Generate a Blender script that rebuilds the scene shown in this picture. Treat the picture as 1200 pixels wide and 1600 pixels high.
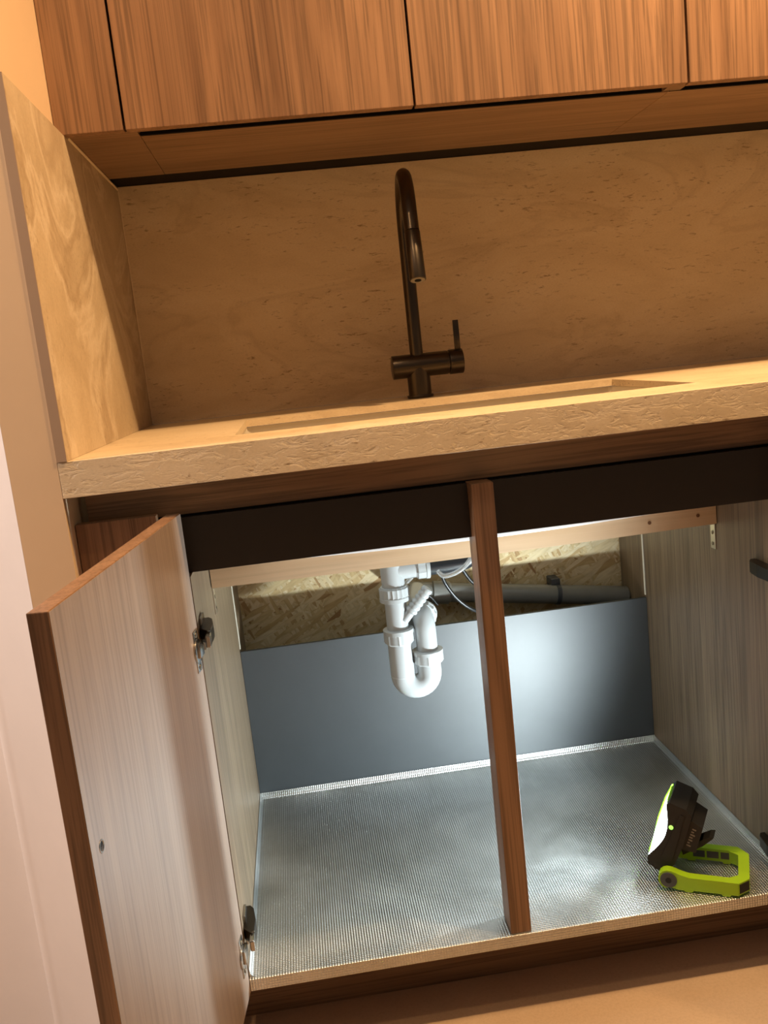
import bpy, bmesh, math, random
from mathutils import Vector, Matrix
random.seed(7)
for o in list(bpy.data.objects): bpy.data.objects.remove(o)
S = bpy.context.scene
COL = S.collection
PI = math.pi

# ------------------------------------------------------------------ camera
CAM = Vector((0.28620, -1.18136, 0.98742))
RX = Vector((0.98879, -0.10539, -0.10578)); UY = Vector((0.12180, 0.15939, 0.97967)); FW = Vector((0.08638, 0.98157, -0.17044))
cd = bpy.data.cameras.new('camera'); cam = bpy.data.objects.new('camera', cd); COL.objects.link(cam)
cd.sensor_fit = 'VERTICAL'; cd.sensor_height = 36.0; cd.lens = 1401.53 / 1600 * 36.0
cd.clip_start = 0.02; cd.clip_end = 60
m = Matrix((RX, UY, -FW)).transposed().to_4x4(); m.translation = CAM
cam.matrix_world = m
S.camera = cam

# ------------------------------------------------------------------ world + exposure
w = bpy.data.worlds.new('room_ambience'); S.world = w; w.use_nodes = True
bg = w.node_tree.nodes['Background']
bg.inputs[0].default_value = (1.0, 0.78, 0.62, 1); bg.inputs[1].default_value = 0.10
S.view_settings.view_transform = 'Standard'; S.view_settings.look = 'None'
S.view_settings.exposure = 0.0; S.view_settings.gamma = 1.0; S.view_settings.use_curve_mapping = False
WARM = (1.0, 0.625, 0.30)
# ceiling downlights: (x, y, watts); second one added to brighten the left wall end
DOWNLIGHTS = [(1.00, -0.26, 32.0), (-0.03, -0.62, 4.0), (1.24, -0.197, 8.0), (1.50, -0.117, 9.0)]
CEIL_Z = 2.30
ADDED_LAMP = ((-1.30, -0.27, 1.40), 72.0, (1.0, 0.83, 0.74))  # unseen lamp added to whiten the casing at the left
TORCH_STRENGTH = 40.0       # glow of the torch lens
TORCH_WATTS = 25.0          # reflector beam of the same torch

# ------------------------------------------------------------------ node helpers
def newmat(name, rough=0.5, metal=0.0, spec=0.5):
    mt = bpy.data.materials.new(name); mt.use_nodes = True
    nt = mt.node_tree; b = nt.nodes['Principled BSDF']
    b.inputs['Roughness'].default_value = rough; b.inputs['Metallic'].default_value = metal
    b.inputs['Specular IOR Level'].default_value = spec
    return mt, nt, b
def N(nt, t, **k):
    n = nt.nodes.new(t)
    for a, v in k.items():
        if hasattr(n, a) and a not in ('Scale',): setattr(n, a, v)
        else: n.inputs[a.replace('_', ' ')].default_value = v
    return n
def L(nt, a, b): nt.links.new(a, b)
def coords(nt, scale=(1, 1, 1), rot=(0, 0, 0), jitter=3.0):
    tc = N(nt, 'ShaderNodeTexCoord'); mp = N(nt, 'ShaderNodeMapping')
    mp.inputs['Scale'].default_value = scale; mp.inputs['Rotation'].default_value = rot
    oi = N(nt, 'ShaderNodeObjectInfo'); va = N(nt, 'ShaderNodeVectorMath', operation='ADD')
    ml = N(nt, 'ShaderNodeMath', operation='MULTIPLY'); ml.inputs[1].default_value = jitter
    L(nt, oi.outputs['Random'], ml.inputs[0])
    L(nt, tc.outputs['Object'], va.inputs[0]); L(nt, ml.outputs[0], va.inputs[1])
    L(nt, va.outputs[0], mp.inputs['Vector'])
    return mp.outputs[0]
def ramp(nt, fac, stops):
    r = N(nt, 'ShaderNodeValToRGB'); e = r.color_ramp.elements
    while len(e) < len(stops): e.new(0.5)
    for i, (p, c) in enumerate(stops):
        e[i].position = p; e[i].color = (*c, 1) if len(c) == 3 else c
    L(nt, fac, r.inputs[0]); return r.outputs[0]
def mix(nt, f, a, b, mode='MIX'):
    x = N(nt, 'ShaderNodeMix', data_type='RGBA', blend_type=mode)
    if isinstance(f, float): x.inputs[0].default_value = f
    else: L(nt, f, x.inputs[0])
    for s, v in ((6, a), (7, b)):
        if isinstance(v, tuple): x.inputs[s].default_value = (*v, 1)
        else: L(nt, v, x.inputs[s])
    return x.outputs[2]
def noise(nt, vec, scale, detail=4, rough=0.55, dist=0.0):
    n = N(nt, 'ShaderNodeTexNoise'); n.inputs['Scale'].default_value = scale; n.inputs['Detail'].default_value = detail
    n.inputs['Roughness'].default_value = rough; n.inputs['Distortion'].default_value = dist
    L(nt, vec, n.inputs['Vector']); return n.outputs['Fac']
def bump(nt, b, h, strength, dist=0.001):
    n = N(nt, 'ShaderNodeBump'); n.inputs['Strength'].default_value = strength; n.inputs['Distance'].default_value = dist
    L(nt, h, n.inputs['Height']); L(nt, n.outputs[0], b.inputs['Normal'])
MATS = {}
def solid(name, col, rough=0.5, metal=0.0, spec=0.5, nz=0.0, nscale=60):
    mt, nt, b = newmat(name, rough, metal, spec)
    if nz > 0:
        f = noise(nt, coords(nt), nscale, 4)
        lo = tuple(c * (1 - nz) for c in col); hi = tuple(min(1, c * (1 + nz)) for c in col)
        L(nt, ramp(nt, f, [(0.3, lo), (0.7, hi)]), b.inputs['Base Color'])
    else: b.inputs['Base Color'].default_value = (*col, 1)
    MATS[name] = mt; return mt
def wood(name, dark, mid, light, axis='z', rough=0.40, spec=0.8, pores=0.6):
    mt, nt, b = newmat(name, rough, 0, spec)
    st = {'z': (1, 1, 0.014), 'x': (0.014, 1, 1), 'y': (1, 0.014, 1)}[axis]
    st2 = {'z': (1, 1, 0.12), 'x': (0.12, 1, 1), 'y': (1, 0.12, 1)}[axis]
    v = coords(nt, st); v2 = coords(nt, st2)
    wob = N(nt, 'ShaderNodeTexNoise'); wob.inputs['Scale'].default_value = 5.0; wob.inputs['Detail'].default_value = 2; L(nt, v2, wob.inputs['Vector'])
    sub = N(nt, 'ShaderNodeVectorMath', operation='SCALE'); sub.inputs['Scale'].default_value = 0.035; L(nt, wob.outputs['Color'], sub.inputs[0])
    ad = N(nt, 'ShaderNodeVectorMath', operation='ADD'); L(nt, v, ad.inputs[0]); L(nt, sub.outputs[0], ad.inputs[1]); v = ad.outputs[0]
    broad = noise(nt, v2, 9, 3, 0.5, 0.6)            # growth bands
    wv = N(nt, 'ShaderNodeTexWave', wave_type='BANDS', bands_direction='DIAGONAL')
    wv.inputs['Scale'].default_value = 13; wv.inputs['Distortion'].default_value = 7; wv.inputs['Detail'].default_value = 3
    wv.inputs['Detail Scale'].default_value = 1.2; L(nt, v2, wv.inputs['Vector'])
    fine = noise(nt, v, 240, 5, 0.62)
    mid_n = noise(nt, v, 70, 4, 0.6)
    c1 = ramp(nt, broad, [(0.30, dark), (0.5, mid), (0.72, light)])
    c2 = mix(nt, 0.30, c1, ramp(nt, wv.outputs['Fac'], [(0.1, dark), (0.8, light)]))
    c3 = mix(nt, 0.45, c2, ramp(nt, mid_n, [(0.30, dark), (0.70, light)]))
    g = ramp(nt, fine, [(0.38, (pores,) * 3), (0.53, (1, 1, 1))])
    L(nt, mix(nt, 0.8, c3, g, 'MULTIPLY'), b.inputs['Base Color'])
    bump(nt, b, fine, 0.10, 0.0006)
    MATS[name] = mt; return mt
def stone(name, rough=0.5, relief=0.0, scale=1.0, cols=None, axis=(1, 1, 2.6), veins=0.2, tilt=0.05, pits=1.0):
    cols = cols or [(0.64, 0.505, 0.325), (0.73, 0.59, 0.395), (0.79, 0.66, 0.47)]
    mt, nt, b = newmat(name, rough, 0, 0.4)
    v = coords(nt, axis, (0.0, tilt, 0.0))
    cloud = noise(nt, v, 3.4 * scale, 7, 0.6, 0.55)
    vein = noise(nt, v, 2.3 * scale, 6, 0.55, 0.9)
    grain = noise(nt, v, 230, 4, 0.7)
    c = ramp(nt, cloud, [(0.30, cols[0]), (0.5, cols[1]), (0.72, cols[2])])
    vb = ramp(nt, vein, [(0.47, (0, 0, 0)), (0.50, (veins,) * 3), (0.53, (0, 0, 0))])
    c = mix(nt, vb, c, (0.80, 0.68, 0.52))
    vd = ramp(nt, vein, [(0.53, (0, 0, 0)), (0.555, (veins * 0.8,) * 3), (0.60, (0, 0, 0))])
    c = mix(nt, vd, c, (0.32, 0.21, 0.12))
    c = mix(nt, 0.22, c, ramp(nt, grain, [(0.30, (0.5, 0.46, 0.42)), (0.58, (1, 1, 1))]), 'MULTIPLY')
    pv = coords(nt, (axis[0] * 0.5, axis[1], axis[2] * 0.8), (0.0, tilt, 0.0))
    pit = ramp(nt, noise(nt, pv, 105, 4, 0.68, 0.4), [(0.31, (0.42, 0.34, 0.27)), (0.41, (1, 1, 1))])
    patch = ramp(nt, noise(nt, v, 6 * scale, 3), [(0.40, (0.1, 0.1, 0.1)), (0.58, (0.9, 0.9, 0.9))])
    c = mix(nt, patch, c, mix(nt, pits, c, pit, 'MULTIPLY'))
    L(nt, c, b.inputs['Base Color'])
    if relief > 0:
        h = noise(nt, v, 42, 7, 0.66, 0.7)
        h2 = ramp(nt, h, [(0.34, (0, 0, 0)), (0.50, (1, 1, 1))])
        bump(nt, b, h2, relief, 0.0018)
    else: bump(nt, b, grain, 0.04, 0.0005)
    MATS[name] = mt; return mt

wood('walnut_vertical', (0.165, 0.085, 0.045), (0.285, 0.157, 0.086), (0.375, 0.215, 0.122), 'z', spec=0.5, pores=0.5)
wood('door_lining', (0.265, 0.195, 0.15), (0.325, 0.245, 0.193), (0.375, 0.29, 0.235), 'z', 0.42, 1.0, 0.72)
wood('walnut_horizontal', (0.18, 0.10, 0.052), (0.275, 0.16, 0.086), (0.345, 0.21, 0.12), 'x', spec=0.5, pores=0.5)
wood('laminate_inside', (0.145, 0.100, 0.060), (0.225, 0.160, 0.098), (0.30, 0.218, 0.137), 'z', 0.45, 0.6, 0.5)
wood('pine', (0.56, 0.37, 0.215), (0.67, 0.47, 0.29), (0.74, 0.55, 0.36), 'x', 0.6, 0.3, 0.9)
stone('travertine', 0.48, 0, 1.0)
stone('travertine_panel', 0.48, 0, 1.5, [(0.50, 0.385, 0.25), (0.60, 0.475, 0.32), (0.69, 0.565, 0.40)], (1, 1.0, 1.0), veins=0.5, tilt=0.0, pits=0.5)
stone('travertine_edge', 0.6, 0.55, 1.3)
stone('floor_stone', 0.45, 0, 0.6, [(0.52, 0.38, 0.26), (0.55, 0.41, 0.285), (0.59, 0.45, 0.32)], (1, 1, 1), veins=0.06, pits=0.06)
solid('panel_side', (0.40, 0.285, 0.20), 0.6)
solid('wall_paint', (0.74, 0.60, 0.45), 0.6, nz=0.02, nscale=8)
solid('nib_paint', (0.80, 0.60, 0.40), 0.32, nz=0.02, nscale=8)
solid('casing_paint', (0.82, 0.74, 0.69), 0.45, nz=0.02, nscale=12)
solid('ceiling_paint', (0.8, 0.76, 0.7), 0.8)
solid('black_panel', (0.018, 0.014, 0.011), 0.42, nz=0.05)
solid('void_black', (0.004, 0.003, 0.003), 0.7, spec=0.2)
solid('grey_panel', (0.036, 0.043, 0.049), 0.52, spec=0.9, nz=0.05, nscale=25)
solid('groove_strip', (0.78, 0.74, 0.62), 0.5)
solid('gunmetal', (0.085, 0.070, 0.055), 0.30, 0.9)
solid('aerator', (0.30, 0.27, 0.22), 0.5, 0.4)
solid('sink_composite', (0.66, 0.60, 0.50), 0.5)
solid('sink_shell', (0.84, 0.86, 0.88), 0.4)
solid('white_pvc', (0.43, 0.455, 0.465), 0.30)
solid('white_pvc_print', (0.60, 0.64, 0.66), 0.4)
solid('black_pvc', (0.010, 0.012, 0.015), 0.30)
solid('black_rubber', (0.010, 0.010, 0.011), 0.35)
solid('grey_pvc', (0.19, 0.185, 0.165), 0.35, nz=0.06)
solid('nickel', (0.42, 0.41, 0.39), 0.24, 1.0)
solid('dark_nickel', (0.065, 0.058, 0.048), 0.32, 0.9)
solid('zinc', (0.72, 0.70, 0.62), 0.32, 1.0)
solid('torch_black', (0.012, 0.012, 0.012), 0.5, spec=0.35, nz=0.08)
solid('torch_grey', (0.05, 0.055, 0.062), 0.4)
solid('torch_lime', (0.31, 0.56, 0.012), 0.38)
solid('label_print', (0.16, 0.145, 0.12), 0.6)
solid('caulk', (0.80, 0.66, 0.47), 0.6)
solid('lamp_trim', (0.8, 0.8, 0.8), 0.4)
solid('screw', (0.33, 0.30, 0.24), 0.35, 1.0)
solid('knot', (0.16, 0.07, 0.03), 0.6)

def emit(name, col, s):
    mt, nt, b = newmat(name, 0.4)
    b.inputs['Base Color'].default_value = (0.8, 0.8, 0.8, 1)
    b.inputs['Emission Color'].default_value = (*col, 1); b.inputs['Emission Strength'].default_value = s
    MATS[name] = mt
emit('torch_lens', (0.84, 0.965, 1.0), TORCH_STRENGTH)
emit('torch_indicator', (0.22, 1.0, 0.03), 0.9)
emit('lamp_glow', WARM, 14)
# translucent lime lens surround
mt, nt, b = newmat('lime_ring', 0.35)
b.inputs['Base Color'].default_value = (0.35, 0.85, 0.04, 1); b.inputs['Transmission Weight'].default_value = 0.6
MATS['lime_ring'] = mt
# clear hose
mt, nt, b = newmat('clear_hose', 0.12)
b.inputs['Base Color'].default_value = (0.9, 0.92, 0.92, 1); b.inputs['Transmission Weight'].default_value = 0.75; b.inputs['IOR'].default_value = 1.4
MATS['clear_hose'] = mt

# embossed aluminium
mt, nt, b = newmat('embossed_aluminium', 0.36, 1.0)
tc = N(nt, 'ShaderNodeTexCoord'); sx = N(nt, 'ShaderNodeSeparateXYZ'); L(nt, tc.outputs['Object'], sx.inputs[0])
def wavef(sock, pitch):
    a = N(nt, 'ShaderNodeMath', operation='MULTIPLY'); a.inputs[1].default_value = 2 * PI / pitch; L(nt, sock, a.inputs[0])
    s = N(nt, 'ShaderNodeMath', operation='SINE'); L(nt, a.outputs[0], s.inputs[0]); return s.outputs[0]
def add(a, b_, op='ADD'):
    q = N(nt, 'ShaderNodeMath', operation=op); L(nt, a, q.inputs[0]); L(nt, b_, q.inputs[1]); return q.outputs[0]
hx = wavef(sx.outputs[0], 0.0040); hy = wavef(sx.outputs[1], 0.0040); hz = wavef(sx.outputs[2], 0.0040)
hh = add(add(hx, hy), hz)
vv = tc.outputs['Object']
sm = noise(nt, vv, 6, 7, 0.6, 0.4)
fl = noise(nt, vv, 90, 5, 0.8)
L(nt, ramp(nt, sm, [(0.3, (0.50, 0.515, 0.50)), (0.7, (0.72, 0.735, 0.73))]), b.inputs['Base Color'])
rr = N(nt, 'ShaderNodeMapRange'); rr.inputs['From Min'].default_value = 0.3; rr.inputs['From Max'].default_value = 0.7
rr.inputs['To Min'].default_value = 0.27; rr.inputs['To Max'].default_value = 0.44; L(nt, sm, rr.inputs[0])
L(nt, rr.outputs[0], b.inputs['Roughness'])
b1 = N(nt, 'ShaderNodeBump'); b1.inputs['Strength'].default_value = 0.85; b1.inputs['Distance'].default_value = 0.00028; L(nt, hh, b1.inputs['Height'])
b2 = N(nt, 'ShaderNodeBump'); b2.inputs['Strength'].default_value = 0.12; b2.inputs['Distance'].default_value = 0.006; L(nt, sm, b2.inputs['Height'])
L(nt, b1.outputs[0], b2.inputs['Normal']); L(nt, b2.outputs[0], b.inputs['Normal'])
MATS['embossed_aluminium'] = mt

# oriented strand board: three layers of stretched voronoi flakes at different angles
mt, nt, b = newmat('strand_board', 0.65, 0, 0.3)
colr = None
for i, (ang, sc) in enumerate(((0.15, 48), (-0.5, 54), (0.9, 46), (-1.15, 56), (0.45, 42))):
    tcn = N(nt, 'ShaderNodeTexCoord'); mp = N(nt, 'ShaderNodeMapping'); mp2 = N(nt, 'ShaderNodeMapping')
    mp.inputs['Rotation'].default_value = (0, ang, 0); mp2.inputs['Scale'].default_value = (0.20, 0.0, 1.0)
    mp.inputs['Location'].default_value = (i * 1.7, 0, i * 0.9)
    L(nt, tcn.outputs['Object'], mp.inputs[0]); L(nt, mp.outputs[0], mp2.inputs[0])
    vo = N(nt, 'ShaderNodeTexVoronoi', feature='F1'); vo.inputs['Scale'].default_value = sc * 2.4; L(nt, mp2.outputs[0], vo.inputs['Vector'])
    s = N(nt, 'ShaderNodeSeparateColor'); L(nt, vo.outputs['Color'], s.inputs[0])
    fib = noise(nt, mp2.outputs[0], 190, 3)
    c = ramp(nt, s.outputs[0], [(0.0, (0.36, 0.20, 0.085)), (0.07, (0.55, 0.38, 0.18)), (0.4, (0.66, 0.51, 0.28)), (1.0, (0.76, 0.64, 0.42))])
    c = mix(nt, 0.4, c, ramp(nt, fib, [(0.3, (0.6, 0.55, 0.5)), (0.6, (1, 1, 1))]), 'MULTIPLY')
    ed = ramp(nt, vo.outputs['Distance'], [(0.5, (1, 1, 1)), (0.9, (0.72, 0.66, 0.56))])
    c = mix(nt, 0.6, c, ed, 'MULTIPLY')
    if colr is None: colr = c
    else:
        pick = ramp(nt, s.outputs[1], [(0.52, (0, 0, 0)), (0.55, (1, 1, 1))]); colr = mix(nt, pick, colr, c)
L(nt, colr, b.inputs['Base Color']); MATS['strand_board'] = mt

# ------------------------------------------------------------------ mesh helpers
def BM(): return bmesh.new()
def box(bm, x0, x1, y0, y1, z0, z1, bev=0.0):
    r = bmesh.ops.create_cube(bm, size=1)
    for v in r['verts']:
        v.co = Vector(((x0 + x1) / 2 + v.co.x * (x1 - x0), (y0 + y1) / 2 + v.co.y * (y1 - y0), (z0 + z1) / 2 + v.co.z * (z1 - z0)))
    if bev > 0:
        es = list({e for v in r['verts'] for e in v.link_edges})
        bmesh.ops.bevel(bm, geom=es, offset=bev, segments=2, profile=0.5, affect='EDGES')
    return bm
def cyl(bm, p0, p1, r0, r1=None, seg=28, cap=True, bev=0.0):
    r1 = r0 if r1 is None else r1
    p0, p1 = Vector(p0), Vector(p1); d = p1 - p0; ln = d.length
    q = d.to_track_quat('Z', 'Y').to_matrix().to_4x4(); q.translation = (p0 + p1) / 2
    rs = bmesh.ops.create_cone(bm, cap_ends=cap, segments=seg, radius1=r0, radius2=r1, depth=ln, matrix=q)
    if bev > 0:
        es = [e for v in rs['verts'] for e in v.link_edges if len(e.link_faces) == 2 and any(len(f.verts) > 4 for f in e.link_faces)]
        bmesh.ops.bevel(bm, geom=list(set(es)), offset=bev, segments=2, profile=0.5, affect='EDGES')
    return bm
def tube(bm, pts, r, seg=20, cap=True):
    pts = [Vector(p) for p in pts]; n = len(pts)
    rr_ = r if isinstance(r, (list, tuple)) else [r] * n
    tang = [(pts[min(i + 1, n - 1)] - pts[max(i - 1, 0)]).normalized() for i in range(n)]
    ref = Vector((0, 0, 1)) if abs(tang[0].z) < 0.9 else Vector((1, 0, 0))
    u = tang[0].cross(ref).normalized(); rings = []
    for i in range(n):
        if i: u = (u - tang[i] * u.dot(tang[i])).normalized()
        v = tang[i].cross(u)
        rings.append([bm.verts.new(pts[i] + (u * math.cos(2 * PI * k / seg) + v * math.sin(2 * PI * k / seg)) * rr_[i]) for k in range(seg)])
    for a, b_ in zip(rings, rings[1:]):
        for k in range(seg): bm.faces.new((a[k], a[(k + 1) % seg], b_[(k + 1) % seg], b_[k]))
    if cap: bm.faces.new(rings[0][::-1]); bm.faces.new(rings[-1])
    return bm
def prism(bm, prof, a0, a1, fn):
    """extrude 2-D outline prof; fn(u, v, a) -> xyz"""
    A = [bm.verts.new(fn(u, v, a0)) for u, v in prof]; B = [bm.verts.new(fn(u, v, a1)) for u, v in prof]; n = len(prof)
    bm.faces.new(A[::-1]); bm.faces.new(B)
    for i in range(n): bm.faces.new((A[i], A[(i + 1) % n], B[(i + 1) % n], B[i]))
    return bm
def nut(bm, c, axis, r, h, ribs=10, seg=60):
    """ribbed compression nut"""
    c = Vector(c); ax = Vector(axis).normalized(); q = ax.to_track_quat('Z', 'Y').to_matrix()
    zs = [(-h / 2, 0.90), (-h / 2 + h * .08, 0.94), (-h / 2 + h * .10, 1.0), (h / 2 - h * .3, 1.0), (h / 2 - h * .28, 1.05), (h / 2 - .02 * h, 1.05), (h / 2, 0.98)]
    rings = []
    for z, s in zs:
        ring = []
        for k in range(seg):
            a = 2 * PI * k / seg; rb = 1 + (0.045 if (k * ribs // seg) != ((k + 1) * ribs // seg) and s < 1.04 else 0)
            ring.append(bm.verts.new(c + q @ Vector((math.cos(a) * r * s * rb, math.sin(a) * r * s * rb, z))))
        rings.append(ring)
    for a, b_ in zip(rings, rings[1:]):
        for k in range(seg): bm.faces.new((a[k], a[(k + 1) % seg], b_[(k + 1) % seg], b_[k]))
    bm.faces.new(rings[0][::-1]); bm.faces.new(rings[-1]); return bm
def obj(name, bm, mat, parent=None, smooth=False, org=None, world=True):
    """bm in world coordinates unless world=False"""
    bmesh.ops.recalc_face_normals(bm, faces=bm.faces)
    off = Vector(org) if org is not None else (Vector((0, 0, 0)) if parent is None else wl(parent))
    if world:
        for v in bm.verts: v.co -= off
    me = bpy.data.meshes.new(name); bm.to_mesh(me); bm.free()
    me.materials.append(MATS[mat])
    if smooth:
        for p in me.polygons: p.use_smooth = True
        try: me.set_sharp_from_angle(angle=math.radians(38))
        except Exception: pass
    o = bpy.data.objects.new(name, me); COL.objects.link(o)
    if parent is not None:
        o.parent = parent
    elif org is not None: o.location = off
    return o
ROOTLOC = {}
def wl(p):
    while p is not None:
        if p.name in ROOTLOC: return ROOTLOC[p.name]
        p = p.parent
    return Vector((0, 0, 0))
def tag(o, label, cat=None, group=None, kind=None):
    o['label'] = label
    if cat: o['category'] = cat
    if group: o['group'] = group
    if kind: o['kind'] = kind
    return o
def thing(name, label, cat, loc, group=None):
    e = bpy.data.objects.new(name, None); COL.objects.link(e); e.location = loc; e.empty_display_size = 0.03
    ROOTLOC[e.name] = Vector(loc); tag(e, label, cat, group); return e
def structure(name, bm, mat, label, smooth=False):
    o = obj(name, bm, mat, smooth=smooth); o['kind'] = 'structure'; o['label'] = label; return o
def bx(*a, bev=0.0): return box(BM(), *a, bev=bev)

# ------------------------------------------------------------------ shared dimensions (metres)
ZC, TC, YC, YB = 0.900, 0.046, -0.0325, 0.687     # counter top, apron height, counter front, back wall
ZU, YU = 1.358, 0.2608                             # upper cabinets: bottom, front
X0, X1 = 0.1243, 0.9581                            # base cabinet inside
ZM = 0.130                                         # mat surface
XR = 1.84                                          # run of kitchen to the right
PT = 0.0125                                        # side splash thickness

# ------------------------------------------------------------------ setting
structure('floor', bx(-1.6, 3.0, -2.6, 0.75, -0.05, 0.0), 'floor_stone', 'beige stone-look floor tiles in front of the kitchen')
structure('ceiling', bx(-1.6, 3.0, -2.6, 0.75, CEIL_Z + 0.012, CEIL_Z + 0.06), 'ceiling_paint', 'pale ceiling above the kitchen')
structure('wall_back', bx(-0.0125, XR, YB + 0.0005, YB + 0.02, 0.0, 0.853), 'strand_board', 'oriented strand board wall behind the sink cabinet')
structure('wall_upper', bx(-0.0125, XR, YB + 0.0125, YB + 0.06, 0.9, CEIL_Z + 0.012), 'wall_paint', 'plastered wall behind the backsplash and wall cabinets')
structure('wall_left', bx(-0.072, -PT - 0.0003, YC, YB + 0.06, 0.0, CEIL_Z + 0.012, bev=0.0), 'nib_paint', 'warm beige painted wall end beside the travertine side panel')
# door casing left of the wall end, rounded moulding
cas = [(-0.0722, YC), (-0.162, YC + 0.094)]          # flat face splayed to catch the added lamp, then a rounded roll and a flat back face
for k in range(1, 9):
    a = k / 8 * PI * 0.75
    cas.append((-0.162 - 0.020 * math.sin(a) * 0.9 - 0.004 * k / 8, YC + 0.094 + 0.018 * (1 - math.cos(a)) * 0.5 + 0.012 * k / 8))
cas += [(-0.190, YC + 0.130), (-0.30, YC + 0.150), (-0.30, YC + 0.25), (-0.0722, YC + 0.25)]
structure('trim_1', prism(BM(), cas, 0.0, CEIL_Z + 0.012, lambda u, v, a: (u, v, a)), 'casing_paint', 'pinkish white moulded door casing at the left edge', smooth=True)

# ------------------------------------------------------------------ stonework
o = obj('backsplash_slab', bx(0.0, XR, YB, YB + 0.012, ZC + 0.0003, ZU + 0.006, bev=0.0008), 'travertine', org=(0.4, YB, ZC))
tag(o, 'beige travertine backsplash slab behind the tap', 'backsplash')
o = obj('side_splash_panel', bx(-PT, 0.0, YC, YB + 0.012, ZC + 0.0003, ZU - 0.001), 'travertine_panel', org=(0, YB, ZC))
tag(o, 'tall travertine side panel standing on the left end of the counter', 'stone panel')
e = obj('front_edge', bx(-PT, -0.0002, YC - 0.0012, YC, ZC + 0.0003, ZU - 0.001), 'panel_side', o, org=(0, YB, ZC)); 
obj('sealant_bead', tube(BM(), [(0.0006, YU + 0.021, ZU + 0.0010), (0.0006, YB - 0.001, ZU + 0.0010)], 0.0022, 8), 'caulk', o, org=(0, YB, ZC))
c = obj('sealant_bead', tube(BM(), [(0.0012, YB - 0.0012, ZC + 0.002), (0.0012, YB - 0.0012, ZU - 0.002)], 0.0012, 8), 'caulk', o, org=(0, YB, ZC))

ct = thing('countertop', 'travertine countertop with a rectangular sink cut-out and thick front edge', 'countertop', (0.5, YC, ZC - TC))
# slab with a hole
HX0, HX1, HY0, HY1, TS = 0.2005, 0.881, 0.105, 0.455, 0.012
bm = BM()
xs = [-PT, HX0, HX1, XR]; ys = [YC + 0.0125, HY0, HY1, YB + 0.0]
V = {}
for zi, z in enumerate((ZC, ZC - TS)):
    for i, x in enumerate(xs):
        for j, y in enumerate(ys): V[i, j, zi] = bm.verts.new((x, y, z))
for zi in (0, 1):
    for i in range(3):
        for j in range(3):
            if (i, j) == (1, 1): continue
            bm.faces.new((V[i, j, zi], V[i + 1, j, zi], V[i + 1, j + 1, zi], V[i, j + 1, zi]))
for i in range(3):
    bm.faces.new((V[i, 0, 0], V[i + 1, 0, 0], V[i + 1, 0, 1], V[i, 0, 1])); bm.faces.new((V[i, 3, 0], V[i + 1, 3, 0], V[i + 1, 3, 1], V[i, 3, 1]))
    bm.faces.new((V[0, i, 0], V[0, i + 1, 0], V[0, i + 1, 1], V[0, i, 1])); bm.faces.new((V[3, i, 0], V[3, i + 1, 0], V[3, i + 1, 1], V[3, i, 1]))
bm.faces.new((V[1, 1, 0], V[2, 1, 0], V[2, 1, 1], V[1, 1, 1])); bm.faces.new((V[1, 2, 0], V[2, 2, 0], V[2, 2, 1], V[1, 2, 1]))
bm.faces.new((V[1, 1, 0], V[1, 2, 0], V[1, 2, 1], V[1, 1, 1])); bm.faces.new((V[2, 1, 0], V[2, 2, 0], V[2, 2, 1], V[2, 1, 1]))
obj('top_slab', bm, 'travertine', ct)
tag(obj('front_edge', bx(-PT, XR, YC, YC + 0.0124, ZC - TC, ZC, bev=0.0007), 'travertine_edge', ct), 'rough textured front edge')

# ------------------------------------------------------------------ sink
sk = thing('undermount_sink', 'pale undermount sink set in the travertine countertop', 'sink', (0.54, 0.28, 0.70))
def bowl(x0, x1, y0, y1, zt, zb, rad, bow, seg=6):
    """open rounded bowl surface: list of rings top->bottom"""
    bm = BM(); rings = []
    def rr2(ins, z, r, bw):
        pts = []
        for cx_, cy_, a0 in ((x1 - ins - r, y1 - ins - r, 0), (x0 + ins + r, y1 - ins - r, PI / 2), (x0 + ins + r, y0 + ins + r, PI), (x1 - ins - r, y0 + ins + r, 1.5 * PI)):
            for k in range(seg + 1):
                a = a0 + k / seg * PI / 2; pts.append((cx_ + r * math.cos(a), cy_ + r * math.sin(a)))
        full = []
        for i, p in enumerate(pts):        # subdivide straight runs so that the bottom can bow
            q = pts[(i + 1) % len(pts)]; d = math.hypot(q[0] - p[0], q[1] - p[1]); n = 12 if d > 0.2 else 1
            for k in range(n): full.append((p[0] + (q[0] - p[0]) * k / n, p[1] + (q[1] - p[1]) * k / n))
        xc, hw = (x0 + x1) / 2, (x1 - x0) / 2
        return [bm.verts.new((x, y, z + bw * ((x - xc) / hw) ** 2)) for x, y in full]
    rings.append(rr2(0, zt, rad, 0)); rings.append(rr2(0, zb + 0.014, rad, bow))
    rings.append(rr2(0.0015, zb + 0.006, rad, bow)); rings.append(rr2(0.005, zb + 0.0015, rad, bow)); rings.append(rr2(0.012, zb, rad, bow))
    for a, b_ in zip(rings, rings[1:]):
        n = len(a)
        for k in range(n): bm.faces.new((a[k], a[(k + 1) % n], b_[(k + 1) % n], b_[k]))
    bm.faces.new(rings[-1]); return bm
obj('bowl', bowl(HX0 - 0.004, HX1 + 0.004, HY0 - 0.004, HY1 + 0.006, ZC - TS - 0.001, 0.717, 0.012, 0.006), 'sink_composite', sk, True)
tag(obj('outer_shell', bowl(HX0 - 0.012, HX1 + 0.004 + 0.008, HY0 - 0.010, HY1 + 0.014, ZC - TS - 0.002, 0.7050, 0.016, 0.0095), 'sink_shell', sk, True), 'white underside of the bowl')
bm = BM(); cyl(bm, (0.575, 0.38, 0.7155), (0.575, 0.38, 0.7215), 0.042, bev=0.002)
obj('strainer', bm, 'nickel', sk, True)

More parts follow.
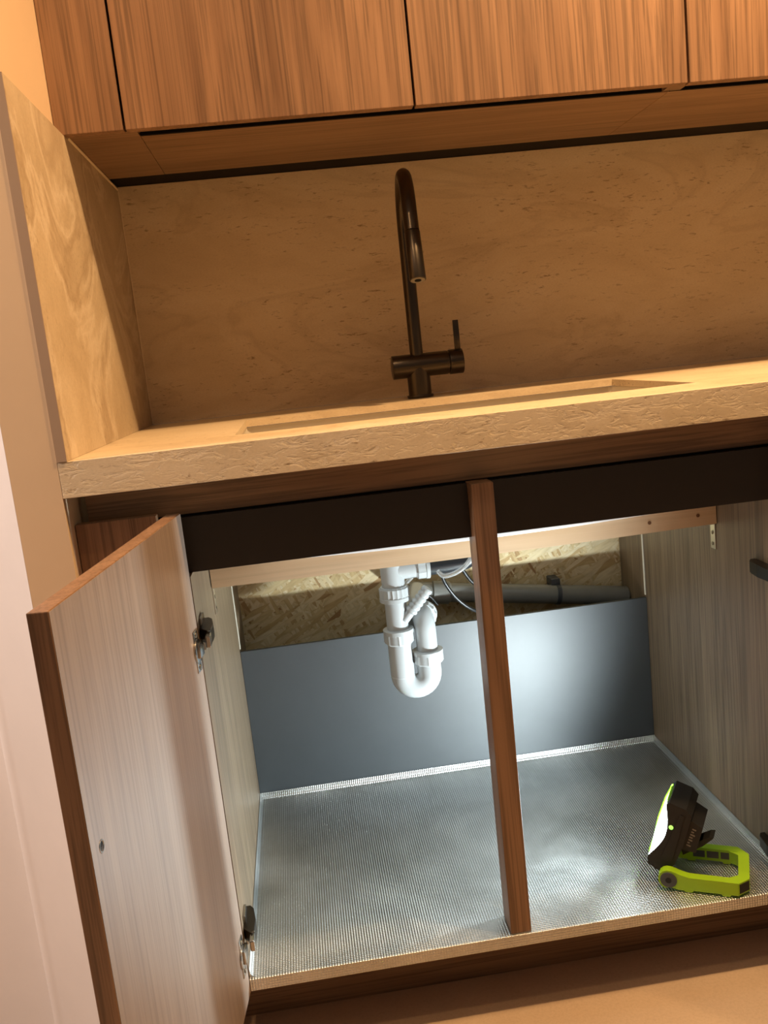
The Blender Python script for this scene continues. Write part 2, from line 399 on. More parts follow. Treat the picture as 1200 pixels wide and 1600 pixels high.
# ------------------------------------------------------------------ tap
TX, TY = 0.5365, 0.572
tp = thing('kitchen_tap', 'dark gunmetal pull-out kitchen tap with side lever behind the sink', 'tap', (TX, TY, ZC))
bm = BM(); cyl(bm, (TX, TY, ZC + 0.0002), (TX, TY, ZC + 0.006), 0.0258, bev=0.001); obj('base_ring', bm, 'gunmetal', tp, True)
bm = BM(); cyl(bm, (TX, TY, ZC + 0.006), (TX, TY, 0.962), 0.0225, seg=40); obj('stem', bm, 'gunmetal', tp, True)
bm = BM(); cyl(bm, (0.4865, TY, 0.9625), (0.596, TY, 0.9625), 0.0228, seg=40, bev=0.0012); obj('valve_body', bm, 'gunmetal', tp, True)
cap = BM(); cyl(cap, (0.5985, TY, 0.9625), (0.6255, TY, 0.9625), 0.0240, seg=40, bev=0.0016)
cyl(cap, (0.594, TY, 0.9625), (0.600, TY, 0.9625), 0.0195, seg=30)
lv = obj('lever_cap', cap, 'gunmetal', tp, True)
obj('lever', bx(0.6125, 0.6235, TY - 0.004, TY + 0.002, 0.982, 1.0415, bev=0.001), 'gunmetal', lv, True)
RA, ZA, AE = 0.085, 1.2135, math.radians(163)
sdir = Vector((-0.07, -1, 0)).normalized()
def sp_pt(a): return Vector((TX, TY, ZA)) + sdir * (RA * (1 - math.cos(a))) + Vector((0, 0, RA * math.sin(a)))
pts = [(TX, TY, 0.975), (TX, TY, 1.05), (TX, TY, 1.12), (TX, TY, ZA)] + [sp_pt(AE * k / 24) for k in range(1, 25)]
leg = (sdir * math.sin(AE) + Vector((0, 0, math.cos(AE)))).normalized(); e0 = sp_pt(AE)
pts.append(e0 + leg * 0.050)
obj('spout', tube(BM(), pts, 0.0128, 28), 'gunmetal', tp, True)
bm = BM(); tube(bm, [e0 + leg * 0.0495, e0 + leg * 0.0515], 0.0108, 24); obj('spout_collar', bm, 'black_pvc', tp, True)
bm = BM(); cyl(bm, e0 + leg * 0.0513, e0 + leg * 0.137, 0.0136, 0.0143, seg=36, bev=0.0008)
sp = obj('spray_head', bm, 'gunmetal', tp, True)
bm = BM(); cyl(bm, e0 + leg * 0.1366, e0 + leg * 0.1376, 0.0122, seg=30); ae = obj('aerator', bm, 'aerator', sp, True)
bm = BM(); cyl(bm, e0 + leg * 0.1373, e0 + leg * 0.1382, 0.0058, seg=24); obj('outlet', bm, 'void_black', sp, True)

# ------------------------------------------------------------------ wall cabinets
def vdoor(x0, x1, parent, z1=2.13, bot=ZU):
    return obj('door', bx(x0, x1, YU, YU + 0.019, bot, z1, bev=0.0007), 'walnut_vertical', parent, org=wl(parent))
XU1, XU2, XU3, XU4, XU5 = 0.0887, 0.5274, 0.9648, 1.402, 1.84
G = 0.0019
fl_ = thing('filler_strip', 'narrow walnut filler between the left wall and the wall cabinets', 'filler panel', (0.04, YU, ZU))
obj('front_panel', bx(-0.0122, XU1 - G, YU, YU + 0.019, ZU, 2.13, bev=0.0007), 'walnut_vertical', fl_)
obj('underside_panel', bx(0.0012, 0.1035, YU + 0.0205, 0.600, ZU + 0.0035, ZU + 0.0175, bev=0.0004), 'walnut_horizontal', fl_)
obj('front_batten', bx(0.0012, 0.1035, YU + 0.0195, YU + 0.0545, ZU + 0.0022, ZU + 0.0033), 'walnut_horizontal', fl_)
def wallcab(label, x0, x1, seams, ux0, ux1):
    t = thing('wall_cabinet', label, 'cabinet', ((x0 + x1) / 2, YU, ZU), 'walnut wall cabinets above the sink')
    for a, b_ in zip(seams, seams[1:]): vdoor(a + G, b_ - G, t)
    obj('underside_panel', bx(ux0, ux1, YU + 0.0590, 0.6000, ZU + 0.0035, ZU + 0.0175, bev=0.0004), 'walnut_horizontal', t)
    obj('finger_gap_dark', bx(max(ux0 + 0.0008, 0.1042), ux1 - (0.013 if ux1 < 1 else 0), YU + 0.0530, YU + 0.0587, ZU + 0.0037, ZU + 0.029), 'void_black', t)  # black plate standing in for the darkness of the finger gap
    obj('carcass', bx(x0 + 0.016, x1 - 0.001, YU + 0.0200, YB + 0.010, ZU + 0.030, 2.13), 'void_black', t)
    return t
wallcab('two-door walnut wall cabinet above the sink and tap', XU1, XU3, [XU1, XU2, XU3], 0.1042, 0.9560)
wallcab('walnut wall cabinet at the right edge, cut off by the frame', XU3, XU5, [XU3, XU4, XU5], 0.9566, XU5 - 0.002)
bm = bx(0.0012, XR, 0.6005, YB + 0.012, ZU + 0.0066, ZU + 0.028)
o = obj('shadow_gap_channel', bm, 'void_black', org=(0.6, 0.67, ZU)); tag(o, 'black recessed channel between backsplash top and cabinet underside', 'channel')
# small blocks bridging finger gap at the joint between cabinets
bm = bx(0.9440, 0.9735, YU + 0.0195, YU + 0.0525, ZU + 0.0035, ZU + 0.0170)
o = obj('joint_block', bm, 'walnut_horizontal', org=(0.957, YU + 0.03, ZU + 0.0035)); tag(o, 'small walnut block under the joint of the two wall cabinets', 'wood block')

# ------------------------------------------------------------------ base cabinet
bc = thing('sink_base_cabinet', 'open walnut sink base cabinet with black front panels and metal-lined floor', 'cabinet', (0.54, 0.0, 0.0))
ZB = 0.1105
for xa in (X0 - 0.018, X1):
    bm = prism(BM(), [(0.002, 0.1120), (0.685, 0.1120), (0.685, 0.852), (0.0545, 0.852), (0.0545, 0.7265), (0.002, 0.7265)], xa, xa + 0.018, lambda u, v, a: (a, u, v))
    obj('side_panel', bm, 'laminate_inside', bc)
for xa, xb in ((X0 + 0.0002, X0 + 0.0018), (X1 - 0.0018, X1 - 0.0002)):
    obj('groove_strip', bx(xa, xb, 0.5465, 0.5510, 0.449, 0.72), 'groove_strip', bc)
obj('bottom_panel', bx(X0 + 0.0002, X1 - 0.0002, 0.0015, 0.68, 0.1120, ZM - 0.0025), 'walnut_horizontal', bc)
tag(obj('back_panel', bx(X0 + 0.0003, X1 - 0.0003, 0.5440, 0.5515, ZM - 0.001, 0.4440, bev=0.0006), 'grey_panel', bc), 'dark grey half-height back panel')
obj('top_rail', bx(-0.002, X1 + 0.018, 0.0355, 0.0535, 0.8065, 0.853, bev=0.0005), 'walnut_horizontal', bc)
XS0, XS1 = 0.5107, 0.5416
obj('front_panel', bx(X0 - 0.018, XS0 - 0.0002, 0.0265, 0.0350, 0.7275, 0.8035, bev=0.0005), 'black_panel', bc)
obj('front_panel', bx(XS1 + 0.0002, X1 + 0.018, 0.0265, 0.0350, 0.7275, 0.8035, bev=0.0005), 'black_panel', bc)
obj('rail_backing', bx(-0.002, X1 + 0.018, 0.0368, 0.0420, 0.7275, 0.8063), 'void_black', bc)
tag(obj('centre_stile', bx(XS0, XS1, 0.0, 0.046, ZM + 0.0006, 0.8050, bev=0.0008), 'walnut_vertical', bc), 'walnut upright between the two openings')
obj('filler_panel', bx(-0.0118, 0.0918, 0.0, 0.0185, 0.095, 0.8144, bev=0.0007), 'walnut_vertical', bc)
obj('plinth', bx(-0.0115, X1 + 0.018, 0.090, 0.106, 0.0, 0.1118), 'walnut_horizontal', bc)
# neighbouring base cabinet, right of the frame
nb = thing('base_cabinet', 'closed two-door walnut base cabinet right of the sink cabinet', 'cabinet', (1.40, 0.0, 0.0))
obj('top_rail', bx(X1 + 0.0185, XR, 0.0355, 0.0535, 0.8065, 0.853), 'walnut_horizontal', nb); obj('plinth', bx(X1 + 0.0185, XR, 0.090, 0.106, 0.0, 0.0848), 'walnut_horizontal', nb)
obj('carcass', bx(X1 + 0.0190, XR - 0.002, 0.021, 0.685, 0.085, 0.80), 'laminate_inside', nb)
for a, b_ in ((X1 + 0.030, 1.406), (1.409, XR - 0.003)): obj('door', bx(a, b_, 0.0, 0.0185, 0.111, 0.8144, bev=0.0008), 'walnut_vertical', nb)
# left door: inside corner at hinge (0.1236,-0.002), direction angle 96.6 deg
DA = 1.6861; DW, DT = 0.456, 0.0185
dirv = Vector((math.cos(DA), -math.sin(DA), 0)); inn = Vector((math.sin(DA), math.cos(DA), 0))   # inn: towards inside face (+x)
HP = Vector((0.1236, -0.0035, 0)) - Vector((0.54, 0.0, 0.0))
def leaf(HPoint, dirv, inn, label):
    M = Matrix(((dirv.x, inn.x, 0, HPoint.x), (dirv.y, inn.y, 0, HPoint.y), (0, 0, 1, 0), (0, 0, 0, 1)))
    o = obj('door', box(BM(), 0, DW, -DT, 0, 0.1110, 0.8144, bev=0.0009), 'walnut_vertical', bc, world=False)
    o.matrix_local = M; o['label'] = label
    def part(name, bm, mat, smooth=True):
        q = obj(name, bm, mat, o, smooth, world=False); return q
    part('inner_face', box(BM(), 0.0008, DW - 0.0008, 0.0, 0.0005, 0.1118, 0.8136), 'door_lining', False)
    # magnet / bumper hole near the free edge
    bm = BM()
    prof = [(0.0042, 0.0003), (0.0050, 0.0010), (0.0058, 0.0010), (0.0064, 0.0003)]
    rings = []
    for r_, h_ in prof: rings.append([bm.verts.new((DW - 0.024 + r_ * math.cos(2 * PI * k / 20), h_, 0.594 + r_ * math.sin(2 * PI * k / 20))) for k in range(20)])
    for a, b_ in zip(rings, rings[1:]):
        for k in range(20): bm.faces.new((a[k], a[(k + 1) % 20], b_[(k + 1) % 20], b_[k]))
    q = part('magnet_ring', bm, 'nickel')
    bm = BM(); cyl(bm, (DW - 0.024, 0.0001, 0.594), (DW - 0.024, 0.0005, 0.594), 0.0043, seg=20); part('magnet_hole', bm, 'void_black')
    # hinge cup plates
    for z in (0.632, 0.182):
        bm = BM()
        box(bm, 0.010, 0.030, 0.0, 0.0022, z - 0.028, z + 0.028, bev=0.0009)
        box(bm, 0.004, 0.026, 0.0022, 0.0070, z - 0.009, z + 0.011, bev=0.001)
        cyl(bm, (0.020, 0.0, z), (0.020, 0.0035, z), 0.0165, seg=28, bev=0.0006)
        part('hinge_cup', bm, 'nickel')
        for dz in (-0.022, 0.022):
            bm = BM(); cyl(bm, (0.020, 0.0022, z + dz), (0.020, 0.0034, z + dz), 0.0035, seg=14, bev=0.0005); part('hinge_screw', bm, 'screw')
    return o
dl = leaf(HP, dirv, inn, 'open left door leaf seen from its inside')
dirv2 = Vector((math.cos(0.72), -math.sin(0.72), 0)); inn2 = Vector((-math.sin(0.72), -math.cos(0.72), 0))
dr = leaf(Vector((X1 + 0.006, -0.0200, 0)) - Vector((0.54, 0, 0)), dirv2, inn2, 'open right door leaf')
# hinge arms on the side panels
def hinge_arm(xs_, sg, z, ext=0.0):
    """arm on side panel at x = xs_, sg=+1 towards +x"""
    t = BM()
    f = lambda u, v, a: (xs_ + sg * u, v, a)
    prof = [(0.0005, 0.012), (0.0120, -0.002), (0.0165, 0.002), (0.0175, 0.030 + ext), (0.0135, 0.058 + ext), (0.0085, 0.066 + ext), (0.0005, 0.066 + ext)]
    prism(t, prof, z - 0.007, z + 0.012, f)
    bmesh.ops.bevel(t, geom=list(t.edges), offset=0.0008, segments=1, affect='EDGES')
    o1 = obj('hinge_arm', t, 'dark_nickel', bc, False)
    t = BM(); box(t, min(xs_ + sg * 0.0003, xs_ + sg * 0.004), max(xs_ + sg * 0.0003, xs_ + sg * 0.004), 0.022, 0.052, z - 0.022, z + 0.024, bev=0.0008)
    obj('mounting_plate', t, 'nickel', o1)
    t = BM(); box(t, min(xs_ + sg * 0.0095, xs_ + sg * 0.0165), max(xs_ + sg * 0.0095, xs_ + sg * 0.0165), -0.017, 0.004, z - 0.008, z + 0.009, bev=0.002)
    obj('hinge_link', t, 'nickel', o1)
for z in (0.640, 0.190): hinge_arm(X0, 1, z)
for z in (0.612, 0.156): hinge_arm(X1, -1, z, 0.030)

# ------------------------------------------------------------------ aluminium mat (tray)
mt_ = thing('aluminium_floor_liner', 'embossed silver aluminium liner covering the cabinet floor', 'floor liner', (0.54, 0.0, ZM - 0.002))
bm = BM(); g = 0.0016
prof = [(-0.0035, ZM - 0.0185), (-0.0035, ZM - 0.0012), (-0.0022, ZM), (0.533, ZM), (0.5385, ZM + 0.0015), (0.5415, ZM + 0.006), (0.5425, ZM + 0.0135)]
full = prof + [(y + (0.0008 if i == 0 or i == 1 else 0.0006 if i > 3 else 0.0004), z - (0.0012 if 1 < i < 4 else 0.0004)) for i, (y, z) in reversed(list(enumerate(prof)))]
prism(bm, full, X0 + 0.0006, X1 - 0.0006, lambda u, v, a: (a, u, v))
obj('sheet', bm, 'embossed_aluminium', mt_)
for xa, sg in ((X0 + 0.0004, 1), (X1 - 0.0004, -1)):
    p2 = [(0, 0.0008), (0, 0.0125), (0.0008, 0.0130), (0.0020, 0.0055), (0.0048, 0.0020), (0.0100, 0.0008)]
    bm = prism(BM(), p2, 0.001, 0.540, lambda u, v, a, xa=xa, sg=sg: (xa + sg * u, a, ZM - 0.0006 + v))
    obj('side_lip', bm, 'embossed_aluminium', mt_, True)

# ------------------------------------------------------------------ pine batten carrying the sink
bt = thing('pine_batten', 'pale pine batten screwed across the cabinet under the sink', 'batten', (0.54, 0.22, 0.655))
bm = BM(); n = 14
rings = []
for i in range(n + 1):
    f = i / n; x = X0 + 0.0015 + (X1 - X0 - 0.003) * f; sag = -0.0035 * (1 - (2 * f - 1) ** 2)
    rings.append([bm.verts.new((x, y, z + sag)) for y, z in ((0.215, 0.6575), (0.215, 0.700), (0.245, 0.700), (0.245, 0.6575))])
for a, b_ in zip(rings, rings[1:]):
    for k in range(4): bm.faces.new((a[k], a[(k + 1) % 4], b_[(k + 1) % 4], b_[k]))
bm.faces.new(rings[0]); bm.faces.new(rings[-1][::-1])
wb = obj('timber', bm, 'pine', bt)
for (kx, kz) in ((0.842, 0.673), (0.925, 0.675)):
    bm = BM(); cyl(bm, (kx, 0.2143, kz), (kx, 0.2155, kz), 0.003, seg=12); obj('knot', bm, 'knot', wb)
for xs_, sg in ((X0, 1), (X1, -1)):
    bm = BM()
    a, b_ = sorted((xs_ + sg * 0.0004, xs_ + sg * 0.0022)); box(bm, a, b_, 0.222, 0.238, 0.612, 0.657, bev=0.0006)
    a, b_ = sorted((xs_ + sg * 0.0004, xs_ + sg * 0.034)); box(bm, a, b_, 0.222, 0.238, 0.6548, 0.6568, bev=0.0005)
    br = obj('corner_bracket', bm, 'zinc', bt)
    for z in (0.621, 0.640):
        bm = BM(); cyl(bm, (xs_ + sg * 0.0020, 0.230, z), (xs_ + sg * 0.0034, 0.230, z), 0.0034, seg=12, bev=0.0005); obj('bracket_screw', bm, 'screw', br, True)

# ------------------------------------------------------------------ drain trap
AX, AY = 0.4262, 0.380
tr = thing('drain_trap', 'white plastic P-trap hanging under the sink', 'drain trap', (AX, AY, 0.365))
# elbow: horizontal inlet on the right, down
pts = [(0.482, AY, 0.6100), (0.452, AY, 0.6100)]
bm = BM(); tube(bm, [(0.482, AY, 0.6100), (AX - 0.001, AY, 0.6100)], 0.0192, 28); tube(bm, [(AX, AY, 0.636), (AX, AY, 0.600), (AX, AY, 0.556)], [0.0212, 0.0212, 0.0205], 32)
el = obj('inlet_elbow', bm, 'white_pvc', tr, True)
obj('inlet_nut', nut(BM(), (0.4815, AY, 0.6100), (1, 0, 0), 0.0225, 0.024, 9), 'white_pvc', tr, True)
obj('upper_nut', nut(BM(), (AX, AY, 0.5665), (0, 0, -1), 0.0262, 0.027, 20), 'white_pvc', tr, True)
bm = BM(); tube(bm, [(AX, AY, 0.556), (AX, AY, 0.485)], 0.0196, 32); obj('down_pipe', bm, 'white_pvc', tr, True)
obj('middle_nut', nut(BM(), (AX + 0.0003, AY, 0.4870), (0, 0, 1), 0.0266, 0.027, 8), 'white_pvc', tr, True)
BX, ZBEND, RB = AX + 0.0495, 0.412, 0.02475
pts = [(AX, AY, 0.478), (AX, AY, 0.45), (AX, AY, ZBEND)]
for k in range(1, 17):
    a = PI * k / 16; pts.append((AX + RB - RB * math.cos(a), AY, ZBEND - RB * math.sin(a)))
pts += [(BX, AY, 0.430)]
bm = tube(BM(), pts, 0.0220, 32); ub = obj('u_bend', bm, 'white_pvc', tr, True)
bm = BM(); tube(bm, [(AX, AY, 0.4128), (AX, AY, 0.4114)], 0.02235, 32); obj('mould_seam', bm, 'white_pvc_print', ub, True)
obj('lower_nut', nut(BM(), (BX, AY, 0.4415), (0, 0, 1), 0.0268, 0.025, 8), 'white_pvc', tr, True)
pts = [(BX, AY, 0.448), (BX, AY, 0.492)]
for k in range(1, 13):
    a = PI / 2 * k / 12; pts.append((BX - 0.006 * (1 - math.cos(a)), AY + 0.026 * (1 - math.cos(a)), 0.492 + 0.030 * math.sin(a)))
pts += [(BX - 0.008, AY + 0.060, 0.5225), (BX + 0.015, AY + 0.20, 0.510)]
obj('outlet_elbow', tube(BM(), pts, 0.0192, 32), 'white_pvc', tr, True)
obj('outlet_nut', nut(BM(), (BX - 0.003, AY + 0.026, 0.5120), (0.25, 1, 0.35), 0.0290, 0.014, 14), 'white_pvc', tr, True)
# ribbed hose spigot
p0 = Vector((AX + 0.012, AY - 0.010, 0.517)); p1 = Vector((0.4860, AY - 0.016, 0.5720)); pts = []; rs = []
for k in range(25):
    f = k / 24; pts.append(p0.lerp(p1, f)); rs.append(0.0085 if f < 0.28 else (0.0118 if k % 3 else 0.0098) - 0.001 * f)
obj('hose_spigot', tube(BM(), pts, rs, 20), 'white_pvc', tr, True)

# sink waste (black)
sw = thing('black_waste_outlet', 'glossy black waste pipe running from the trap inlet up to the sink', 'waste pipe', (0.56, AY, 0.60))
pts = [(0.492, AY, 0.6100), (0.535, AY, 0.6105)]
for k in range(0, 9):
    a = PI / 2 * k / 8; pts.append((0.552 + 0.022 * math.sin(a), AY, 0.611 + 0.022 * (1 - math.cos(a))))
pts.append((0.574, AY, 0.66))
obj('pipe', tube(BM(), pts, 0.0185, 28), 'black_pvc', sw, True)
bm = BM(); tube(bm, [(0.574, AY, 0.656), (0.574, AY, 0.676), (0.574, AY, 0.70), (0.574, AY, 0.7045)], [0.030, 0.034, 0.045, 0.045], 32); obj('waste_cup', bm, 'black_pvc', sw, True)

def curve_pts(ctrl, n=28):
    """Catmull-Rom through the control points"""
    P = [Vector(c) for c in ctrl]; P = [P[0] * 2 - P[1]] + P + [P[-1] * 2 - P[-2]]; out = []
    per = max(4, n // (len(P) - 3))
    for i in range(1, len(P) - 2):
        for k in range(per):
            t = k / per; a, b_, c, d = P[i - 1], P[i], P[i + 1], P[i + 2]
            out.append(0.5 * ((2 * b_) + (c - a) * t + (2 * a - 5 * b_ + 4 * c - d) * t * t + (3 * b_ - a - 3 * c + d) * t ** 3))
    out.append(P[-2]); return out
def hose(name, ctrl, r, mat, label, cat, group=None):
    bm = tube(BM(), curve_pts(ctrl, 40), r, 12); P0 = Vector(ctrl[0])
    o = obj(name, bm, mat, org=P0, smooth=True); tag(o, label, cat, group); return o
hose('clear_overflow_hose', [(0.5039, 0.3450, 0.6049), (0.5129, 0.3350, 0.5979), (0.5330, 0.3300, 0.6022), (0.5511, 0.3300, 0.6125), (0.5627, 0.3300, 0.6272), (0.5727, 0.3350, 0.6502), (0.5777, 0.3400, 0.6693)], 0.0042, 'clear_hose', 'clear plastic hose looping below the black waste pipe', 'hose')
hose('clear_tap_hose', [(0.4368, 0.4300, 0.5423), (0.4540, 0.4300, 0.5684), (0.4687, 0.4300, 0.5824), (0.4794, 0.4300, 0.6043), (0.4878, 0.4300, 0.6398)], 0.0042, 'clear_hose', 'short clear hose behind the white trap elbow', 'hose')
hose('black_supply_hose', [(0.5245, 0.4700, 0.6021), (0.5276, 0.4700, 0.5702), (0.5378, 0.4800, 0.5411), (0.5580, 0.4900, 0.5088), (0.5844, 0.5000, 0.4830), (0.6132, 0.5150, 0.4670), (0.6384, 0.5250, 0.4607)], 0.0036, 'black_rubber', 'black hose curving down in front of the grey drain pipe', 'hose')
hose('black_supply_hose', [(0.5570, 0.4900, 0.6189), (0.5680, 0.5000, 0.5823), (0.5812, 0.5100, 0.5525), (0.5989, 0.5200, 0.5269), (0.6237, 0.5300, 0.5039), (0.6422, 0.5300, 0.4908)], 0.0036, 'black_rubber', 'black hose beside the centre stile, right of its twin', 'hose')
hose('black_cable_loop', [(0.4704, 0.5500, 0.4994), (0.4793, 0.5500, 0.5102), (0.4953, 0.5500, 0.5134), (0.5126, 0.5500, 0.5044), (0.5278, 0.5600, 0.4823)], 0.0024, 'black_rubber', 'thin black cable loop behind the trap spigot', 'cable')

# grey drain pipe along the board wall
gp = thing('grey_drain_pipe', 'grey plastic drain pipe clipped along the strand board', 'drain pipe', (0.74, 0.648, 0.43))
A = Vector((0.500, 0.650, 0.4900)); B = Vector((X1 - 0.004, 0.650, 0.4210)); dd = (B - A).normalized()
obj('pipe', tube(BM(), [A + dd * 0.02, B], 0.0205, 28), 'grey_pvc', gp, True)
obj('socket', tube(BM(), [A + dd * 0.030, A + dd * 0.032, A + dd * 0.066, A + dd * 0.070], [0.021, 0.0245, 0.0245, 0.021], 28), 'grey_pvc', gp, True)
obj('elbow', tube(BM(), curve_pts([A + dd * 0.04, A + dd * 0.018, A + Vector((-0.012, -0.018, 0.006)), A + Vector((-0.016, -0.06, 0.012))], 16), 0.0215, 24), 'grey_pvc', gp, True)
cpos = A + dd * 0.305
bm = BM(); tube(bm, [cpos - dd * 0.0045, cpos + dd * 0.0045], 0.0222, 28); box(bm, cpos.x - 0.012, cpos.x + 0.008, 0.648, YB - 0.0005, cpos.z + 0.015, cpos.z + 0.035, bev=0.002)
obj('pipe_clip', bm, 'torch_grey', gp, True)

# ------------------------------------------------------------------ work torch
hv = Vector((-0.89, 0.456, 0)).normalized(); wv_ = Vector((0.456, 0.89, 0)).normalized()
TR = Vector((0.7965, 0.0865, ZM))
to = thing('work_torch', 'black and lime-green work torch shining inside the cabinet', 'torch', TR)
TT = math.radians(20)
av = Vector((-hv.x * math.sin(TT), -hv.y * math.sin(TT), math.cos(TT))); nv = Vector((hv.x * math.cos(TT), hv.y * math.cos(TT), math.sin(TT)))
HYAW = Matrix.Rotation(math.radians(-5.5), 3, 'Z')
nv = HYAW @ nv; av = HYAW @ av; wh_ = HYAW @ wv_
HC = TR + Vector((0, 0, 0.028)) + nv * 0.034
def H(X, Y, Z): return HC + wh_ * X + nv * Y + av * Z
HW = 0.037; HL = 0.108; ZMID = HL / 2
prof = [(-0.004, -0.006)]
for k in range(0, 13):
    f = k / 12; prof.append((0.0 - 0.0135 * math.sin(PI * f) ** 1.1, 0.006 + (HL - 0.012) * f))
prof += [(-0.003, HL), (-0.029, HL), (-0.040, HL - 0.007), (-0.043, 0.045), (-0.041, 0.012), (-0.034, -0.004), (-0.02, -0.010)]
bm = prism(BM(), prof, -HW, HW, lambda u, v, a: H(a, u, v))
hd = obj('lamp_head', bm, 'torch_black', to)
# side plates with vertical rib
bm = BM(); prism(bm, [(-0.019, 0.012), (-0.0235, HL - 0.012), (-0.030, HL - 0.012), (-0.036, 0.012)], -HW - 0.0016, -HW, lambda u, v, a: H(a, u, v)); obj('grip_ridge', bm, 'torch_black', hd)
# convex lens
bm = BM(); NX, NZ = 10, 20; grid = {}
for i in range(NX + 1):
    for j in range(NZ + 1):
        fx, fz = i / NX * 2 - 1, j / NZ * 2 - 1
        X = fx * (HW - 0.0008); Z = ZMID + fz * (HL / 2 - 0.008)
        q6 = abs(fx) ** 6; Y = (-0.0015 + 0.004 * (1 - fz * fz)) * (1 - q6) + q6 * (0.0006 - 0.0135 * math.cos(fz * PI / 2 * 0.93) ** 1.1)
        grid[i, j] = bm.verts.new(H(X, Y, Z))
for i in range(NX):
    for j in range(NZ): bm.faces.new((grid[i, j], grid[i + 1, j], grid[i + 1, j + 1], grid[i, j + 1]))
ln = obj('lens', bm, 'torch_lens', hd, True); ln['label'] = 'glowing white lens'
me_ = ln.data
# make lens normals face outward
import mathutils
if me_.polygons[0].normal.dot(nv) < 0: me_.flip_normals()
# lime rim round the ends and the far side of the lens
rim = [H(-HW + 0.004, -0.003, 0.007), H(-HW / 2, -0.001, 0.005), H(HW / 2, -0.001, 0.005), H(HW - 0.003, 0.0, 0.009), H(HW - 0.0015, 0.003, ZMID - 0.02), H(HW - 0.0015, 0.003, ZMID + 0.02),
       H(HW - 0.003, 0.0, HL - 0.009), H(HW / 2, -0.001, HL - 0.005), H(-HW / 2, -0.001, HL - 0.005), H(-HW + 0.004, -0.003, HL - 0.007)]
obj('lens_rim', tube(BM(), rim, 0.0026, 10), 'lime_ring', hd, True)
tl = bpy.data.lights.new('torch_beam', 'SPOT'); tl.energy = TORCH_WATTS; tl.color = (0.84, 0.965, 1.0); tl.spot_size = math.radians(152); tl.spot_blend = 0.6; tl.shadow_soft_size = 0.012
tlo = bpy.data.objects.new('torch_beam', tl); COL.objects.link(tlo); tlo.parent = hd
mm = (-nv).to_track_quat('Z', 'Y').to_matrix().to_4x4(); mm.translation = H(0, 0.017, ZMID) - TR; tlo.matrix_local = mm
bm = BM(); cyl(bm, H(-HW - 0.0003, -0.0175, 0.070), H(-HW - 0.0016, -0.0175, 0.070), 0.0036, seg=16, bev=0.0005)
tag(obj('indicator', bm, 'torch_indicator', hd, True), 'small glowing green indicator')
# battery pack on the back with printed label and clip
bm = BM(); prism(bm, [(-0.036, 0.038), (-0.038, 0.093), (-0.060, 0.088), (-0.063, 0.044)], -HW + 0.004, HW - 0.010, lambda u, v, a: H(a, u, v))
bp = obj('battery_pack', bm, 'torch_black', to)
for k in range(7):
    ln_ = (0.006, 0.004, 0.007, 0.005, 0.006, 0.0035, 0.0065)[k]
    bm = prism(BM(), [(-0.0465, 0.081 - k * 0.0048), (-0.0465 - ln_, 0.081 - k * 0.0048), (-0.0465 - ln_, 0.0788 - k * 0.0048), (-0.0465, 0.0788 - k * 0.0048)], -HW + 0.0036, -HW + 0.0041, lambda u, v, a: H(a, u, v))
    obj('label_line', bm, 'label_print', bp)
bm = prism(BM(), [(-0.043, 0.026), (-0.050, 0.038), (-0.074, 0.066), (-0.080, 0.069), (-0.079, 0.065), (-0.070, 0.047), (-0.048, 0.018)], -0.012, 0.012, lambda u, v, a: H(a, u, v))
obj('belt_clip', bm, 'torch_black', to)
# lime stand: two arms + cross bar, lying on the mat
def St(a, b_, z): return TR - hv * a + wv_ * b_ + Vector((0, 0, z))
def arm(sgn):
    bm = BM(); o0, o1 = sgn * 0.0375 + (0 if sgn > 0 else 0), sgn * 0.0515
    a0, a1 = min(o0, o1), max(o0, o1)
    p = [(0.012, 0.003), (0.0, 0.006)]
    for k in range(9):
        t = -PI * 0.62 - k / 8 * PI * 0.95; p.append((-0.002 + 0.0155 * math.cos(t), 0.0185 + 0.0155 * math.sin(t)))
    p += [(0.018, 0.0275), (0.028, 0.0250), (0.098, 0.0245), (0.098, 0.004), (0.088, 0.004), (0.086, 0.0008), (0.076, 0.0008), (0.074, 0.004), (0.034, 0.004), (0.032, 0.0008), (0.022, 0.0008), (0.020, 0.003)]
    prism(bm, p, a0, a1, lambda u, v, a: St(u, a, v))
    return obj('stand_arm', bm, 'torch_lime', to)
arm(-1); arm(1)
bm = BM()
prism(bm, [(0.084, -0.0375), (0.0985, -0.0515), (0.1145, -0.034), (0.1145, 0.034), (0.0985, 0.0515), (0.084, 0.0375), (0.0985, 0.028), (0.0985, -0.028)], 0.0045, 0.0240, lambda u, v, a: St(u, v, a))
cb = obj('stand_bar', bm, 'torch_lime', to)
# hollow end of the near arm: its inner shade as a flat black plate
bm = prism(BM(), [(0.1000, -0.0499), (0.1134, -0.0352), (0.1138, -0.0356), (0.1004, -0.0503)], 0.0068, 0.0216, lambda u, v, a: St(u, v, a))
obj('socket_shade', bm, 'torch_black', cb)
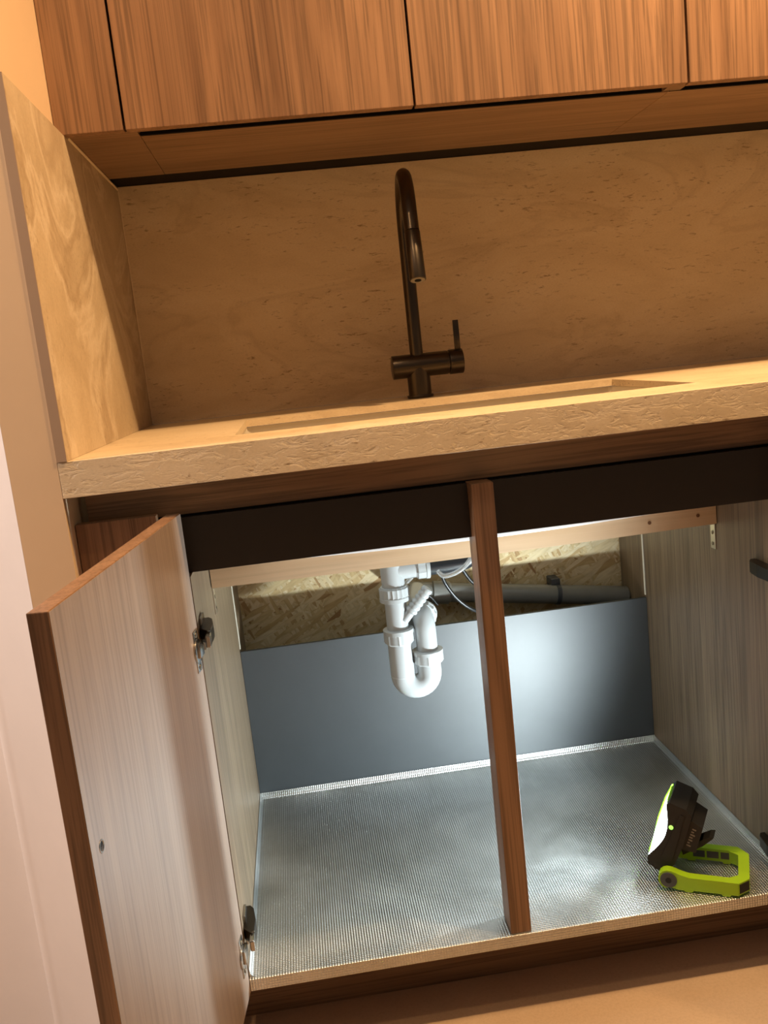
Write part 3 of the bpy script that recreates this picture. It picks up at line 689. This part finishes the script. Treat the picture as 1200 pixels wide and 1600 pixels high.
# hollow moulded slots inside far arm
for k in range(3):
    bm = prism(BM(), [(0.030 + k * 0.021, 0.0370), (0.048 + k * 0.021, 0.0370), (0.048 + k * 0.021, 0.0374), (0.030 + k * 0.021, 0.0374)], 0.009, 0.0205, lambda u, v, a: St(u, v, a))
    obj('stand_slot', bm, 'torch_grey', cb)
for s in (-1, 1):
    bm = BM(); cyl(bm, St(-0.002, s * 0.0512, 0.0185), St(-0.002, s * 0.0535, 0.0185), 0.0125, seg=30, bev=0.0008)
    k_ = obj('pivot_cap', bm, 'torch_grey', to, True)
    bm = BM(); cyl(bm, St(-0.002, s * 0.0533, 0.0185), St(-0.002, s * 0.0541, 0.0185), 0.0045, seg=18); obj('pivot_screw', bm, 'torch_black', k_, True)
    bm = BM(); cyl(bm, St(-0.002, s * 0.030, 0.0185), St(-0.002, s * 0.0376, 0.0185), 0.010, seg=24); obj('pivot_pin', bm, 'torch_black', to, True)

# ------------------------------------------------------------------ ceiling downlights
for i, (lx, ly, pw) in enumerate(DOWNLIGHTS):
    t = thing('ceiling_downlight', ('round ceiling downlight above the sink', 'added unseen ceiling downlight brightening the left wall end', 'round ceiling downlight right of the sink, nearer to it', 'farthest right round ceiling downlight')[i], 'lamp', (lx, ly, CEIL_Z + 0.012), 'ceiling downlights')
    bm = BM(); tube(bm, [(lx, ly, CEIL_Z + 0.0118), (lx, ly, CEIL_Z + 0.006)], [0.048, 0.045], 32, cap=False); obj('trim_ring', bm, 'lamp_trim', t, True)
    bm = BM(); cyl(bm, (lx, ly, CEIL_Z + 0.010), (lx, ly, CEIL_Z + 0.0117), 0.040); obj('glow_disc', bm, 'lamp_glow', t, True)
    ld = bpy.data.lights.new('downlight_bulb', 'AREA'); ld.shape = 'DISK'; ld.size = 0.05; ld.energy = pw; ld.color = WARM
    lo = bpy.data.objects.new('downlight_bulb', ld); COL.objects.link(lo); lo.parent = t; lo.location = (0, 0, -0.014)

# added lamp outside the view, lightens the door casing
hp, hw_, hc = ADDED_LAMP
t = thing('added_floor_lamp', 'added unseen floor lamp that lightens the door casing', 'lamp', (hp[0], hp[1], 0.0))
bm = BM(); cyl(bm, (hp[0], hp[1], 0.0), (hp[0], hp[1], 0.02), 0.13, seg=32, bev=0.003); obj('base', bm, 'lamp_trim', t, True)
bm = BM(); cyl(bm, (hp[0], hp[1], 0.02), (hp[0], hp[1], 1.26), 0.010); obj('pole', bm, 'lamp_trim', t, True)
bm = BM(); bmesh.ops.create_uvsphere(bm, u_segments=24, v_segments=16, radius=0.03, matrix=Matrix.Translation((hp[0], hp[1], 1.29))); obj('bulb_holder', bm, 'lamp_trim', t, True)
ld = bpy.data.lights.new('added_casing_bulb', 'POINT'); ld.energy = hw_; ld.color = hc; ld.shadow_soft_size = 0.06
lo = bpy.data.objects.new('added_casing_bulb', ld); COL.objects.link(lo); lo.parent = t; lo.location = (0, 0, hp[2])
